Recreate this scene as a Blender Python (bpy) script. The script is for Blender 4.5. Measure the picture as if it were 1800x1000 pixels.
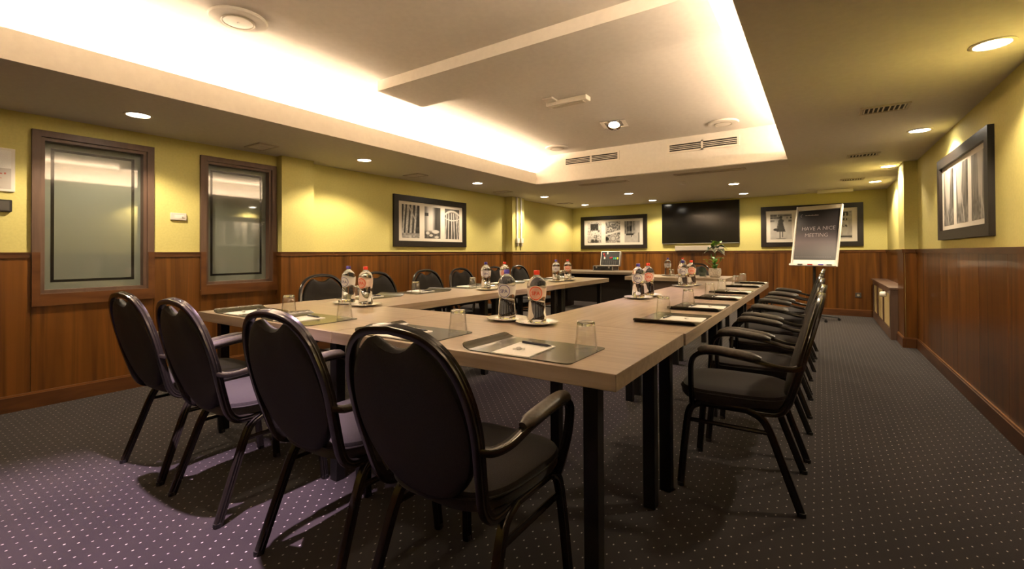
import bpy, bmesh, math, random
import numpy as np
from mathutils import Vector, Matrix
random.seed(7)
PI = math.pi
S = bpy.context.scene
COL = S.collection
for o in list(bpy.data.objects):
    bpy.data.objects.remove(o)

# ------------------------------------------------------------------ camera
F_PX, CYP, YAW, PITCH, ROLL, EYE = 805.0, 436.93, .5914, .009, -.0048, 1.12
fw = Vector((-math.sin(YAW)*math.cos(PITCH), math.cos(YAW)*math.cos(PITCH), math.sin(PITCH)))
rt = Vector((math.cos(YAW), math.sin(YAW), 0))
upv = rt.cross(fw)
r2 = rt*math.cos(ROLL) + upv*math.sin(ROLL)
u2 = -rt*math.sin(ROLL) + upv*math.cos(ROLL)
cam_d = bpy.data.cameras.new('camera')
cam = bpy.data.objects.new('camera', cam_d)
COL.objects.link(cam)
M = Matrix.Identity(4)
for i in range(3):
    M[i][0] = r2[i]; M[i][1] = u2[i]; M[i][2] = -fw[i]
M[2][3] = EYE
cam.matrix_world = M
cam_d.sensor_width = 36
cam_d.lens = F_PX/1800*36
cam_d.shift_y = (CYP-500)/1800
cam_d.clip_start = .02
S.camera = cam

# ------------------------------------------------------------------ world, exposure, cove light
S.view_settings.view_transform = 'Standard'
S.view_settings.look = 'None'
S.view_settings.gamma = 1
S.view_settings.use_curve_mapping = False
S.view_settings.exposure = 2.5
w = bpy.data.worlds.new('world'); S.world = w; w.use_nodes = True
w.node_tree.nodes['Background'].inputs[0].default_value = (.01, .009, .008, 1)
w.node_tree.nodes['Background'].inputs[1].default_value = 1.0

COVE_W, COVE_C = 72.0, (1.0, .765, .545)
SPOT_W, SPOT_C = 23.5, (1.0, .80, .55)
GIMBAL_W, GIMBAL_C = 175.0, (1.0, .71, .92)

def area_light(name, loc, rot, sx, sy, watts, color):
    l = bpy.data.lights.new(name, 'AREA'); l.shape = 'RECTANGLE'; l.size = sx; l.size_y = sy
    l.energy = watts; l.color = color
    o = bpy.data.objects.new(name, l); o.location = loc; o.rotation_euler = rot
    COL.objects.link(o); return o

# geometry of the room (metres)
XL, XP, XW = -4.815, -4.715, -4.87          # window wall, pillar face, picture wall
XR, XPR, YB, YF = .943, .82, 9.85, -1.6
ZC, ZU, ZLIP = 2.161, 2.572, 2.331          # soffit, upper ceiling, top of the cove lip
CX0, CX1, CY1, CY0 = -3.58, -.29, 6.0, -1.2 # coffer
T = .755
area_light('cove_light', (-3.93, 2.4, 2.225), (PI, .18, 0), .10, 7.0, COVE_W, COVE_C)
area_light('cove_light', (.06, 2.4, 2.225), (PI, -.18, 0), .10, 7.0, COVE_W*.62, COVE_C)

# ------------------------------------------------------------------ material helpers
def mat(name, col=(.5, .5, .5), rough=.5, metal=0, spec=.5, coat=0, trans=0, ior=1.45, emit=None, es=0, sheen=0):
    m = bpy.data.materials.new(name); m.use_nodes = True
    b = m.node_tree.nodes['Principled BSDF']
    b.inputs['Base Color'].default_value = (*col, 1)
    b.inputs['Roughness'].default_value = rough
    b.inputs['Metallic'].default_value = metal
    b.inputs['Specular IOR Level'].default_value = spec
    b.inputs['Coat Weight'].default_value = coat
    b.inputs['Coat Roughness'].default_value = .08
    b.inputs['Transmission Weight'].default_value = trans
    b.inputs['IOR'].default_value = ior
    b.inputs['Sheen Weight'].default_value = sheen
    if emit:
        b.inputs['Emission Color'].default_value = (*emit, 1); b.inputs['Emission Strength'].default_value = es
    return m

def nd(m, t, **k):
    n = m.node_tree.nodes.new(t)
    for a, v in k.items():
        setattr(n, a, v)
    return n

def lk(m, a, b):
    m.node_tree.links.new(a, b)

def grain(m, scale, c0, c1, lo=.3, hi=.7, detail=6, rand=0.0, bump=0, coord='Object', dist=.6):
    """noise stretched along one axis, mixed between two colours"""
    b = m.node_tree.nodes['Principled BSDF']
    tc = nd(m, 'ShaderNodeTexCoord'); mp = nd(m, 'ShaderNodeMapping')
    mp.inputs['Scale'].default_value = scale
    lk(m, tc.outputs[coord], mp.inputs['Vector'])
    src = mp.outputs['Vector']
    if rand:
        oi = nd(m, 'ShaderNodeObjectInfo'); mu = nd(m, 'ShaderNodeMath', operation='MULTIPLY')
        mu.inputs[1].default_value = 37.0
        lk(m, oi.outputs['Random'], mu.inputs[0])
        ad = nd(m, 'ShaderNodeVectorMath', operation='ADD')
        lk(m, src, ad.inputs[0]); lk(m, mu.outputs[0], ad.inputs[1]); src = ad.outputs[0]
    nz = nd(m, 'ShaderNodeTexNoise'); nz.inputs['Scale'].default_value = 1
    nz.inputs['Detail'].default_value = detail; nz.inputs['Distortion'].default_value = dist
    lk(m, src, nz.inputs['Vector'])
    cr = nd(m, 'ShaderNodeValToRGB')
    cr.color_ramp.elements[0].position = lo; cr.color_ramp.elements[0].color = (*c0, 1)
    cr.color_ramp.elements[1].position = hi; cr.color_ramp.elements[1].color = (*c1, 1)
    lk(m, nz.outputs['Fac'], cr.inputs['Fac'])
    out = cr.outputs['Color']
    if rand:
        hs = nd(m, 'ShaderNodeHueSaturation')
        mr = nd(m, 'ShaderNodeMapRange'); mr.inputs['To Min'].default_value = 1-rand; mr.inputs['To Max'].default_value = 1+rand
        lk(m, oi.outputs['Random'], mr.inputs['Value']); lk(m, mr.outputs[0], hs.inputs['Value'])
        lk(m, out, hs.inputs['Color']); out = hs.outputs['Color']
    lk(m, out, b.inputs['Base Color'])
    if bump:
        bp = nd(m, 'ShaderNodeBump'); bp.inputs['Strength'].default_value = bump; bp.inputs['Distance'].default_value = .002
        lk(m, nz.outputs['Fac'], bp.inputs['Height']); lk(m, bp.outputs[0], b.inputs['Normal'])
    return m

def speckle(m, scale, c0, c1, bump=.2, dist=.002, lo=.35, hi=.65, detail=4):
    return grain(m, (scale,)*3, c0, c1, lo, hi, detail, bump=bump, dist=0)

# ------------------------------------------------------------------ materials
MT = {}
MT['plaster'] = speckle(mat('green_plaster', rough=.75, spec=.25), 60, (.57, .515, .185), (.61, .55, .20), .15)
MT['ceiling'] = speckle(mat('ceiling_paint', rough=.85, spec=.2), 25, (.62, .575, .51), (.65, .605, .535), .05)
MT['wood'] = grain(mat('mahogany_panel', rough=.33, spec=.45, coat=.15), (10, 10, .5), (.044, .0145, .0030), (.205, .076, .0110), .27, .76, 9, rand=.20, bump=.05, dist=1.2)
MT['wood_trim'] = grain(mat('mahogany_trim', rough=.35, spec=.45, coat=.15), (6, 2.5, 8), (.062, .021, .006), (.145, .054, .014), .3, .7, 5)
MT['wood_dark'] = grain(mat('dark_frame_wood', rough=.45), (20, 20, 2), (.085, .048, .032), (.125, .072, .048), .3, .7, 5)
MT['base_wood'] = grain(mat('baseboard_wood', rough=.4, coat=.1), (3, 3, 16), (.055, .019, .005), (.115, .042, .010), .3, .7, 5)
MT['bead_wood'] = grain(mat('bead_wood', rough=.35, coat=.2), (3, 3, 16), (.14, .056, .016), (.22, .092, .028), .3, .7, 4)
MT['laminate'] = grain(mat('taupe_laminate', rough=.30, spec=.4), (2.2, 38, 38), (.30, .228, .165), (.42, .33, .25), .3, .7, 6, bump=.02, dist=.3)
MT['laminate_y'] = grain(mat('taupe_laminate_long', rough=.30, spec=.4), (38, 2.2, 38), (.30, .228, .165), (.42, .33, .25), .3, .7, 6, bump=.02, dist=.3)
MT['desk_lam'] = grain(mat('dark_desk_laminate', rough=.35), (2, 30, 30), (.12, .09, .062), (.19, .145, .10), .3, .7, 5)
MT['black_steel'] = mat('black_powder_steel', (.012, .011, .010), .42, .2)
MT['desk_black'] = mat('black_desk_panel', (.018, .013, .010), .5)
MT['panel_brown'] = grain(mat('brown_modesty_panel', rough=.5), (2, 2, 30), (.07, .045, .03), (.10, .066, .045))
MT['frame'] = mat('bronze_black_tube', (.022, .018, .015), .26, .45, .6, coat=.35)
MT['fabric'] = speckle(mat('charcoal_fabric', rough=.9, spec=.15, sheen=.12), 420, (.017, .0142, .0142), (.030, .025, .025), .25)
MT['back_vinyl'] = speckle(mat('black_back_cloth', rough=.62, spec=.25), 300, (.014, .012, .011), (.022, .019, .017), .15)
MT['pad'] = speckle(mat('arm_pad_rubber', rough=.38, spec=.5), 90, (.050, .043, .036), (.075, .064, .053), .05)
MT['white_plastic'] = mat('white_plastic', (.72, .68, .62), .4)
MT['porcelain'] = mat('white_porcelain', (.80, .77, .72), .15, coat=.4)
MT['paper'] = speckle(mat('white_paper', rough=.8), 200, (.76, .74, .71), (.82, .80, .77), .05)
MT['doily'] = grain(mat('paper_doily', rough=.9), (120, 120, 120), (.42, .40, .37), (.78, .75, .70), .42, .58, 2, dist=0)
def thin_glass(name, c0, c1):
    # thin clear glass: lets light through, mirrors more at grazing angles
    m = bpy.data.materials.new(name); m.use_nodes = True; nt = m.node_tree
    nt.nodes.remove(nt.nodes['Principled BSDF'])
    lw = nd(m, 'ShaderNodeLayerWeight'); lw.inputs['Blend'].default_value = .5
    cr = nd(m, 'ShaderNodeValToRGB'); cr.color_ramp.elements[0].position = .45; cr.color_ramp.elements[0].color = (*c0, 1)
    cr.color_ramp.elements[1].position = .97; cr.color_ramp.elements[1].color = (*c1, 1)
    lk(m, lw.outputs['Facing'], cr.inputs['Fac'])
    tr = nd(m, 'ShaderNodeBsdfTransparent'); lk(m, cr.outputs['Color'], tr.inputs['Color'])
    gl = nd(m, 'ShaderNodeBsdfGlossy'); gl.inputs['Roughness'].default_value = .03
    pw = nd(m, 'ShaderNodeMath', operation='POWER'); pw.inputs[1].default_value = 4.0; lk(m, lw.outputs['Facing'], pw.inputs[0])
    fr = nd(m, 'ShaderNodeMath', operation='MULTIPLY_ADD'); fr.inputs[1].default_value = .85; fr.inputs[2].default_value = .07; lk(m, pw.outputs[0], fr.inputs[0])
    mx = nd(m, 'ShaderNodeMixShader'); lk(m, fr.outputs[0], mx.inputs[0]); lk(m, tr.outputs[0], mx.inputs[1]); lk(m, gl.outputs[0], mx.inputs[2])
    lk(m, mx.outputs[0], nt.nodes['Material Output'].inputs['Surface'])
    return m
MT['glass'] = thin_glass('clear_glass', (.99, .99, .985), (.90, .885, .85))
MT['glass_base'] = mat('thick_glass', (.97, .97, .95), .02, trans=1, ior=1.45)
MT['water'] = mat('water_bottle_clear', (.95, .97, .97), .0, trans=1, ior=1.36)
MT['cap_blue'] = mat('blue_cap', (.085, .06, .42), .4)
MT['cap_red'] = mat('red_cap', (.80, .045, .02), .4)
MT['label_blue'] = mat('label_white', (.66, .63, .62), .5)
MT['label_red'] = mat('label_blush', (.74, .58, .50), .5)
MT['ink_blue'] = mat('ink_blue', (.16, .15, .30), .5)
MT['ink_red'] = mat('ink_red', (.75, .10, .05), .5)
MT['disc_blue'] = mat('disc_blue', (.70, .68, .68), .5)
MT['disc_red'] = mat('disc_red', (.78, .46, .36), .5)
MT['leather'] = grain(mat('desk_mat_leather', rough=.22, spec=.5, ior=1.8), (160, 160, 160), (.048, .042, .026), (.066, .058, .037), .3, .7, 3, bump=.04, dist=0)
MT['pen'] = mat('black_pen', (.02, .018, .03), .25)
MT['candy'] = mat('mint_wrapper', (.60, .58, .55), .3, spec=.6)
MT['black_gloss'] = mat('tv_screen', (.008, .007, .006), .12, spec=.5)
MT['black_plastic'] = mat('black_plastic', (.014, .013, .012), .4)
MT['silver'] = mat('aluminium', (.55, .54, .52), .3, .9)
MT['frame_black'] = grain(mat('black_picture_frame', rough=.42), (30, 30, 4), (.010, .007, .005), (.018, .012, .009))
MT['mount'] = mat('picture_mount', (.60, .545, .47), .6)
MT['lamp'] = mat('lamp_glass', (1, 1, 1), .4, emit=(1, .90, .74), es=9)
MT['lamp_ring'] = mat('lamp_ring', (.62, .55, .42), .4)
MT['vent_dark'] = mat('vent_dark', (.018, .014, .010), .7)
MT['vent_metal'] = mat('vent_grille_paint', (.46, .40, .31), .5)
MT['vent_white'] = mat('vent_white', (.66, .60, .51), .5)
MT['window_glass'] = mat('frosted_pane', (.150, .165, .135), .03, spec=.5, ior=1.95)
MT['window_rim'] = mat('pane_rim', (.24, .285, .25), .05, spec=.75)
MT['window_line'] = mat('pane_black_line', (.012, .011, .009), .1, spec=.6)
MT['cream'] = grain(mat('cream_mesh', rough=.7), (200, 200, 200), (.42, .31, .13), (.55, .42, .2), .4, .6, 2, dist=0)
MT['tube'] = mat('cove_tube', (1, 1, 1), .4, emit=(1, .86, .66), es=6)
MT['bar_beige'] = mat('beige_plastic', (.42, .37, .30), .5)
MT['chrome'] = mat('chrome', (.7, .7, .7), .08, 1)
MT['pot'] = grain(mat('grey_white_pot', rough=.8), (60, 60, 60), (.36, .32, .27), (.62, .57, .50), .35, .65, 4, bump=.3, dist=0)
MT['leaf_bright'] = grain(mat('bright_leaf', rough=.45), (20, 20, 20), (.11, .30, .012), (.20, .42, .02))
MT['leaf'] = grain(mat('green_leaf', rough=.45), (20, 20, 20), (.035, .14, .015), (.07, .22, .03))
MT['leaf_dark'] = grain(mat('dark_leaf', rough=.4), (25, 25, 25), (.02, .06, .02), (.05, .12, .05))
MT['leaf_pale'] = grain(mat('pale_leaf', rough=.5), (30, 30, 30), (.30, .36, .26), (.70, .66, .56), .4, .6)
MT['vase'] = mat('smoky_glass', (.10, .16, .14), .05, spec=.7, trans=.6)
MT['wax'] = mat('tealight', (.75, .55, .22), .5)
for n, c in dict(red=(.6, .03, .03), white=(.8, .8, .75), green=(.03, .38, .18), teal=(.08, .45, .36), yellow=(.75, .72, .05), purple=(.10, .05, .45), grey=(.10, .10, .10), pink=(.45, .04, .12)).items():
    MT['c_'+n] = mat('plastic_'+n, c, .4)
MT['photo'] = mat('photo_print', rough=.35, spec=.4)
a_ = nd(MT['photo'], 'ShaderNodeVertexColor'); a_.layer_name = 'Col'
lk(MT['photo'], a_.outputs['Color'], MT['photo'].node_tree.nodes['Principled BSDF'].inputs['Base Color'])

def carpet():
    m = mat('dotted_carpet', rough=.95, spec=.1, sheen=.15)
    b = m.node_tree.nodes['Principled BSDF']
    tc = nd(m, 'ShaderNodeTexCoord'); sp = nd(m, 'ShaderNodeSeparateXYZ'); lk(m, tc.outputs['Object'], sp.inputs[0])
    P = .0668
    def mth(op, a, v=None, v2=None):
        n = nd(m, 'ShaderNodeMath', operation=op)
        lk(m, a, n.inputs[0])
        if v is not None:
            if isinstance(v, (int, float)): n.inputs[1].default_value = v
            else: lk(m, v, n.inputs[1])
        return n.outputs[0]
    def dots(ox, oy):
        u = mth('SUBTRACT', mth('FRACT', mth('ADD', mth('MULTIPLY', sp.outputs['X'], 1/P), ox)), .5)
        v = mth('SUBTRACT', mth('FRACT', mth('ADD', mth('MULTIPLY', sp.outputs['Y'], 1/P), oy)), .5)
        a = mth('POWER', mth('ABSOLUTE', mth('MULTIPLY', u, P/.0027)), 2.0)
        c = mth('POWER', mth('ABSOLUTE', mth('MULTIPLY', v, P/.0043)), 2.0)
        return mth('LESS_THAN', mth('ADD', a, c), 1.0)
    ox, oy = .5+2.436/P, .5-.377/P
    d = mth('MAXIMUM', dots(ox % 1, oy % 1), dots((ox+.5) % 1, (oy+.5) % 1))
    n1 = nd(m, 'ShaderNodeTexNoise'); n1.inputs['Scale'].default_value = 900; n1.inputs['Detail'].default_value = 2
    n2 = nd(m, 'ShaderNodeTexNoise'); n2.inputs['Scale'].default_value = 4; n2.inputs['Detail'].default_value = 5
    lk(m, tc.outputs['Object'], n1.inputs['Vector']); lk(m, tc.outputs['Object'], n2.inputs['Vector'])
    c1 = nd(m, 'ShaderNodeValToRGB')
    c1.color_ramp.elements[0].position = .35; c1.color_ramp.elements[0].color = (.0140, .0107, .0110, 1)
    c1.color_ramp.elements[1].position = .65; c1.color_ramp.elements[1].color = (.029, .022, .0226, 1)
    c2 = nd(m, 'ShaderNodeValToRGB')
    c2.color_ramp.elements[0].position = .3; c2.color_ramp.elements[0].color = (.80, .80, .80, 1)
    c2.color_ramp.elements[1].position = .6; c2.color_ramp.elements[1].color = (1, 1, 1, 1)
    lk(m, n1.outputs['Fac'], c1.inputs['Fac']); lk(m, n2.outputs['Fac'], c2.inputs['Fac'])
    mx = nd(m, 'ShaderNodeMix', data_type='RGBA', blend_type='MULTIPLY'); mx.inputs['Factor'].default_value = 1
    lk(m, c1.outputs['Color'], mx.inputs['A']); lk(m, c2.outputs['Color'], mx.inputs['B'])
    m2 = nd(m, 'ShaderNodeMix', data_type='RGBA'); m2.inputs['B'].default_value = (.38, .34, .32, 1)
    lk(m, d, m2.inputs['Factor']); lk(m, mx.outputs['Result'], m2.inputs['A'])
    lk(m, m2.outputs['Result'], b.inputs['Base Color'])
    bp = nd(m, 'ShaderNodeBump'); bp.inputs['Strength'].default_value = .4; bp.inputs['Distance'].default_value = .003
    lk(m, n1.outputs['Fac'], bp.inputs['Height']); lk(m, bp.outputs[0], b.inputs['Normal'])
    return m
MT['carpet'] = carpet()

# ------------------------------------------------------------------ mesh helpers
class MB:
    """collects shapes, then builds ONE mesh object"""
    def __init__(s):
        s.v = []; s.f = []; s.sm = []
    def add(s, vs, fs, smooth=False):
        k = len(s.v)
        s.v += [tuple(v) for v in vs]
        s.f += [tuple(i+k for i in f) for f in fs]
        s.sm += [smooth]*len(fs)
        return s
    def box(s, x0, x1, y0, y1, z0, z1, b=0.0):
        if x0 > x1: x0, x1 = x1, x0
        if y0 > y1: y0, y1 = y1, y0
        if z0 > z1: z0, z1 = z1, z0
        if b <= 0:
            vs = [(x, y, z) for z in (z0, z1) for y in (y0, y1) for x in (x0, x1)]
            return s.add(vs, [(0, 2, 3, 1), (4, 5, 7, 6), (0, 1, 5, 4), (2, 6, 7, 3), (0, 4, 6, 2), (1, 3, 7, 5)])
        bm = bmesh.new(); bmesh.ops.create_cube(bm, size=1)
        for v in bm.verts:
            v.co = Vector(((x0+x1)/2+v.co.x*(x1-x0), (y0+y1)/2+v.co.y*(y1-y0), (z0+z1)/2+v.co.z*(z1-z0)))
        bmesh.ops.bevel(bm, geom=bm.edges[:], offset=b, segments=1, profile=.5, affect='EDGES')
        bm.verts.index_update()
        s.add([v.co for v in bm.verts], [[v.index for v in f.verts] for f in bm.faces]); bm.free()
        return s
    def lathe(s, prof, n=24, c=(0, 0, 0), smooth=True, sq=0):
        vs = []; fs = []; k = len(prof)
        for i in range(n):
            a = 2*PI*i/n
            for r, z in prof:
                vs.append((c[0]+r*math.cos(a), c[1]+r*math.sin(a), c[2]+z))
        for i in range(n):
            j = (i+1) % n
            for q in range(k-1):
                fs.append((i*k+q, j*k+q, j*k+q+1, i*k+q+1))
        if prof[0][0] > 1e-6: fs.append(tuple(i*k for i in range(n))[::-1])
        if prof[-1][0] > 1e-6: fs.append(tuple(i*k+k-1 for i in range(n)))
        return s.add(vs, fs, smooth)
    def cyl(s, a, b, r, n=12, r2=None, smooth=True):
        return s.sweep([a, b], [(math.cos(2*PI*i/n), math.sin(2*PI*i/n)) for i in range(n)], rad=[r, r if r2 is None else r2], smooth=smooth)
    def sweep(s, path, prof, ref=(0, 0, 1), rad=None, smooth=True, closed=False):
        P = [Vector(p) for p in path]; n = len(P); k = len(prof); vs = []; prev = None
        for i in range(n):
            if closed: t = P[(i+1) % n]-P[i-1]
            else: t = P[min(i+1, n-1)]-P[max(i-1, 0)]
            t.normalize()
            if prev is None:
                r = Vector(ref)
                if abs(r.dot(t)) > .98: r = Vector((1, 0, 0)) if abs(t.x) < .9 else Vector((0, 1, 0))
                a = r.cross(t).normalized()
            else:
                a = (prev-t*prev.dot(t)).normalized()
            prev = a; b = t.cross(a); q = rad[i] if rad else 1
            for x, y in prof:
                vs.append(P[i]+a*x*q+b*y*q)
        fs = []
        for i in range(n if closed else n-1):
            j = (i+1) % n
            for e in range(k):
                e2 = (e+1) % k
                fs.append((i*k+e, i*k+e2, j*k+e2, j*k+e))
        if not closed:
            fs.append(tuple(range(k))[::-1]); fs.append(tuple((n-1)*k+e for e in range(k)))
        return s.add(vs, fs, smooth)
    def loft(s, rings, smooth=True, cap=True):
        k = len(rings[0]); vs = [p for r in rings for p in r]; fs = []
        for i in range(len(rings)-1):
            for e in range(k):
                e2 = (e+1) % k
                fs.append((i*k+e, i*k+e2, (i+1)*k+e2, (i+1)*k+e))
        if cap:
            fs.append(tuple(range(k))[::-1]); fs.append(tuple((len(rings)-1)*k+e for e in range(k)))
        return s.add(vs, fs, smooth)
    def tf(s, m, start=0):
        s.v = s.v[:start]+[tuple(m @ Vector(v)) for v in s.v[start:]]
        return s
    def mesh(s, name, m):
        me = bpy.data.meshes.new(name)
        me.from_pydata(s.v, [], s.f)
        me.polygons.foreach_set('use_smooth', s.sm)
        me.materials.append(MT[m] if isinstance(m, str) else m)
        bm = bmesh.new(); bm.from_mesh(me); bmesh.ops.recalc_face_normals(bm, faces=bm.faces); bm.to_mesh(me); bm.free()
        me.update()
        if any(s.sm):
            try: me.set_sharp_from_angle(angle=math.radians(42))
            except Exception: pass
        return me
    def build(s, name, m, parent=None):
        o = bpy.data.objects.new(name, s.mesh(name, m)); COL.objects.link(o)
        o.parent = parent
        return o

def tag(o, label=None, cat=None, group=None, kind=None):
    if label: o['label'] = label
    if cat: o['category'] = cat
    if group: o['group'] = group
    if kind: o['kind'] = kind
    return o
def empty(name, loc=(0, 0, 0), rz=0.0):
    o = bpy.data.objects.new(name, None); o.empty_display_size = .1
    o.location = loc; o.rotation_euler = (0, 0, rz); COL.objects.link(o); return o
KIDS = {}
def kids(o):
    return [c for c in COL.objects if c.parent == o]
def copy_tree(o, parent=None, cache=None):
    c = o.copy(); COL.objects.link(c); c.parent = parent
    for ch in o.children: copy_tree(ch, c)
    return c
def part_copy(o, parent):
    c = o.copy(); COL.objects.link(c); c.parent = parent; return c
def crom(pts, n=6):
    P = [Vector(p) for p in pts]; out = []
    for i in range(len(P)-1):
        a, b, c, d = P[max(i-1, 0)], P[i], P[i+1], P[min(i+2, len(P)-1)]
        for k in range(n):
            t = k/n
            out.append(.5*((2*b)+(c-a)*t+(2*a-5*b+4*c-d)*t*t+(3*b-a-3*c+d)*t**3))
    out.append(P[-1]); return out
def circ(n, r=1.0, ry=None):
    return [(r*math.cos(2*PI*i/n), (ry or r)*math.sin(2*PI*i/n)) for i in range(n)]
ORD = ['nearest', 'second', 'third', 'fourth', 'fifth', 'sixth', 'seventh', 'eighth']
def text_mb(txt, size, depth=.0004, align='CENTER', bold=0.0):
    cu = bpy.data.curves.new('t', 'FONT'); cu.body = txt; cu.size = size; cu.align_x = align; cu.align_y = 'CENTER'
    cu.extrude = depth/2; cu.offset = bold; cu.resolution_u = 2
    o = bpy.data.objects.new('t', cu); COL.objects.link(o)
    bpy.context.view_layer.update()
    me = bpy.data.meshes.new_from_object(o.evaluated_get(bpy.context.evaluated_depsgraph_get()))
    mb = MB().add([v.co[:] for v in me.vertices], [tuple(p.vertices) for p in me.polygons])
    bpy.data.objects.remove(o); bpy.data.curves.remove(cu); bpy.data.meshes.remove(me)
    return mb

# ------------------------------------------------------------------ the setting
def struct(name, mb, m, parent=None, label=None):
    o = mb.build(name, m, parent)
    if not parent: o['kind'] = 'structure'
    if label: o['label'] = label
    return o
struct('floor', MB().box(XW-.15, XR+.15, YF-.1, YB+.15, -.08, 0), 'carpet', label='dark purple-brown carpet with a grid of small pale dots')

# ceilings: upper coffer slab, cove shelves with lips, soffits around
c = MB().box(-4.05, .2, CY0-.3, CY1, ZU, ZU+.08)
struct('ceiling', c, 'ceiling', label='cream upper ceiling of the lit coffer')
sl = MB().box(XW-.15, CX0, YF-.1, YB+.15, ZC, ZC+.035).box(CX0-.03, CX0, CY0, CY1, ZC+.035, ZLIP).box(-4.08, -4.05, CY0, CY1, ZC+.035, ZU+.08)
struct('ceiling_soffit_left', sl, 'ceiling', label='low cream soffit along the window wall')
sr = MB().box(CX1, XR+.15, YF-.1, YB+.15, ZC, ZC+.035).box(CX1, CX1+.02, CY0, CY1, ZC+.035, ZLIP-.09).box(.2, .23, CY0, CY1, ZC+.035, ZU+.08)
struct('ceiling_soffit_right', sr, 'ceiling', label='low cream soffit above the right-hand aisle')
sb = MB().box(CX0, CX1, CY1, YB+.15, ZC, ZC+.035).box(-4.05, .2, CY1, CY1+.05, ZC+.035, ZU+.08)
struct('ceiling_soffit_back', sb, 'ceiling', label='low cream soffit and upright face at the far end of the coffer')
sn = MB().box(CX0, CX1, YF-.1, CY0, ZC, ZC+.035).box(-4.05, .2, CY0-.05, CY0, ZC+.035, ZU+.08)
struct('ceiling_soffit_near', sn, 'ceiling')
struct('trim_1', MB().box(-3.08, -.49, 2.566, 3.09, 2.487, ZU), 'ceiling', label='shallow cross beam under the upper ceiling')
struct('trim_2', MB().box(-3.55, -.29, 6.02, 6.58, ZC-.006, ZC), 'ceiling', label='shallow access panel strip under the far soffit')
for x, nm in ((-3.93, 'left'), (.06, 'right')):
    t = empty('cove_lamp', (x, 2.4, ZC+.035)); tag(t, f'long warm light tube hidden in the {nm}-hand ceiling cove', 'light', 'cove lamps')
    MB().box(-.04, .04, -3.4, 3.4, 0, .02).build('batten', 'white_plastic', t)
    MB().cyl((0, -3.38, .034), (0, 3.38, .034), .012, 10).build('tube', 'tube', t)

# walls -----------------------------------------------------------------
P2 = -4.72
RAIL_Z0, RAIL_Z1, BASE_H = 1.098, 1.14, .118
WIN = [(.822, 1.567, .785, 2.05), (1.927, 2.646, .785, 2.05)]
def run_boxes(mb, axis, plane, a, b, z0, z1, t, sgn, bev=0):
    """box that hugs a wall plane: sgn = inward direction, t = how far it stands out"""
    if axis == 'x': mb.box(plane, plane+sgn*t, a, b, z0, z1, bev)
    else: mb.box(a, b, plane, plane+sgn*t, z0, z1, bev)
def wall(side, segs, returns, holes=()):
    """segs: (axis, plane, a, b, inward sign)"""
    mb = MB(); rail = MB(); base = MB(); bead = MB(); panels = []
    for (ax, pl, a, b, sg) in segs:
        cn = 1.0 if ax == 'x' and pl in (XP, P2, XPR) else 0.0      # pillar faces wrap the near corner
        hs = [h for h in holes if ax == 'x' and h[0] >= a-.01 and h[1] <= b+.01] if ax == 'x' and pl == XL else []
        edges = [a]
        for h in hs:
            run_boxes(mb, ax, pl, edges[-1], h[0], 0, ZC+.02, .16, -sg)
            run_boxes(mb, ax, pl, h[0], h[1], 0, h[2], .16, -sg)
            run_boxes(mb, ax, pl, h[0], h[1], h[3], ZC+.02, .16, -sg)
            edges.append(h[1])
        if side in ('back', 'near') or ax == 'x': run_boxes(mb, ax, pl, edges[-1], b, 0, ZC+.02, .16, -sg)
        # veneer panels
        cuts = [(a, b, RAIL_Z0)] if not hs else []
        if hs:
            p = a
            for h in hs:
                cuts.append((p, h[0], RAIL_Z0)); cuts.append((h[0], h[1], h[2]-.045)); p = h[1]
            if b-p > .05: cuts.append((p, b, RAIL_Z0))
        for (p, q, zt) in cuts:
            n = max(1, round((q-p)/.61))
            for i in range(n):
                u0, u1 = p+(q-p)*i/n, p+(q-p)*(i+1)/n
                m_ = MB(); run_boxes(m_, ax, pl, u0+(.0012 if i or not cn else -.0142), u1-.0012, BASE_H, zt, .014, sg, .0012); panels.append(m_)
            if zt == RAIL_Z0:
                run_boxes(rail, ax, pl, p-cn*.024, q+.0, RAIL_Z0, RAIL_Z1-.008, .024, sg)
                run_boxes(rail, ax, pl, p-cn*.030, q+.0, RAIL_Z1-.008, RAIL_Z1, .030, sg)
        run_boxes(base, ax, pl, a-cn*.030, b, 0, BASE_H-.014, .030, sg)
        run_boxes(bead, ax, pl, a-cn*.024, b, BASE_H-.014, BASE_H, .024, sg)
    o = struct('wall_'+side, mb, 'plaster')
    for m_ in panels: m_.build('panel', 'wood', o)
    rail.build('dado_rail', 'wood_trim', o)
    bb = struct('baseboard_'+side, base, 'base_wood'); bead.build('top_bead', 'bead_wood', bb)
    return o
left = wall('left', [('x', XL, YF, 2.66, 1), ('y', 2.66, XL, XP-.002, -1), ('x', XP, 2.66, 3.03, 1), ('x', XW, 3.03, 7.04, 1),
                     ('y', 7.04, XW, P2-.002, -1), ('x', P2, 7.04, 7.45, 1), ('x', XW, 7.45, YB, 1)], 0, WIN)
back = wall('back', [('y', YB, XW, XR, -1)], 0)
right = wall('right', [('x', XR, YF, 6.97, -1), ('y', 6.97, XPR+.002, XR, -1), ('x', XPR, 6.97, 7.42, -1), ('x', XR, 7.42, YB, -1)], 0)
near = wall('near', [('y', YF, XW, XR, 1)], 0)
left['label'] = 'yellow-green wall with two interior windows above mahogany panelling'
back['label'] = 'yellow-green end wall with the television above mahogany panelling'
right['label'] = 'yellow-green right-hand wall with a framed triptych above mahogany panelling'

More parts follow.
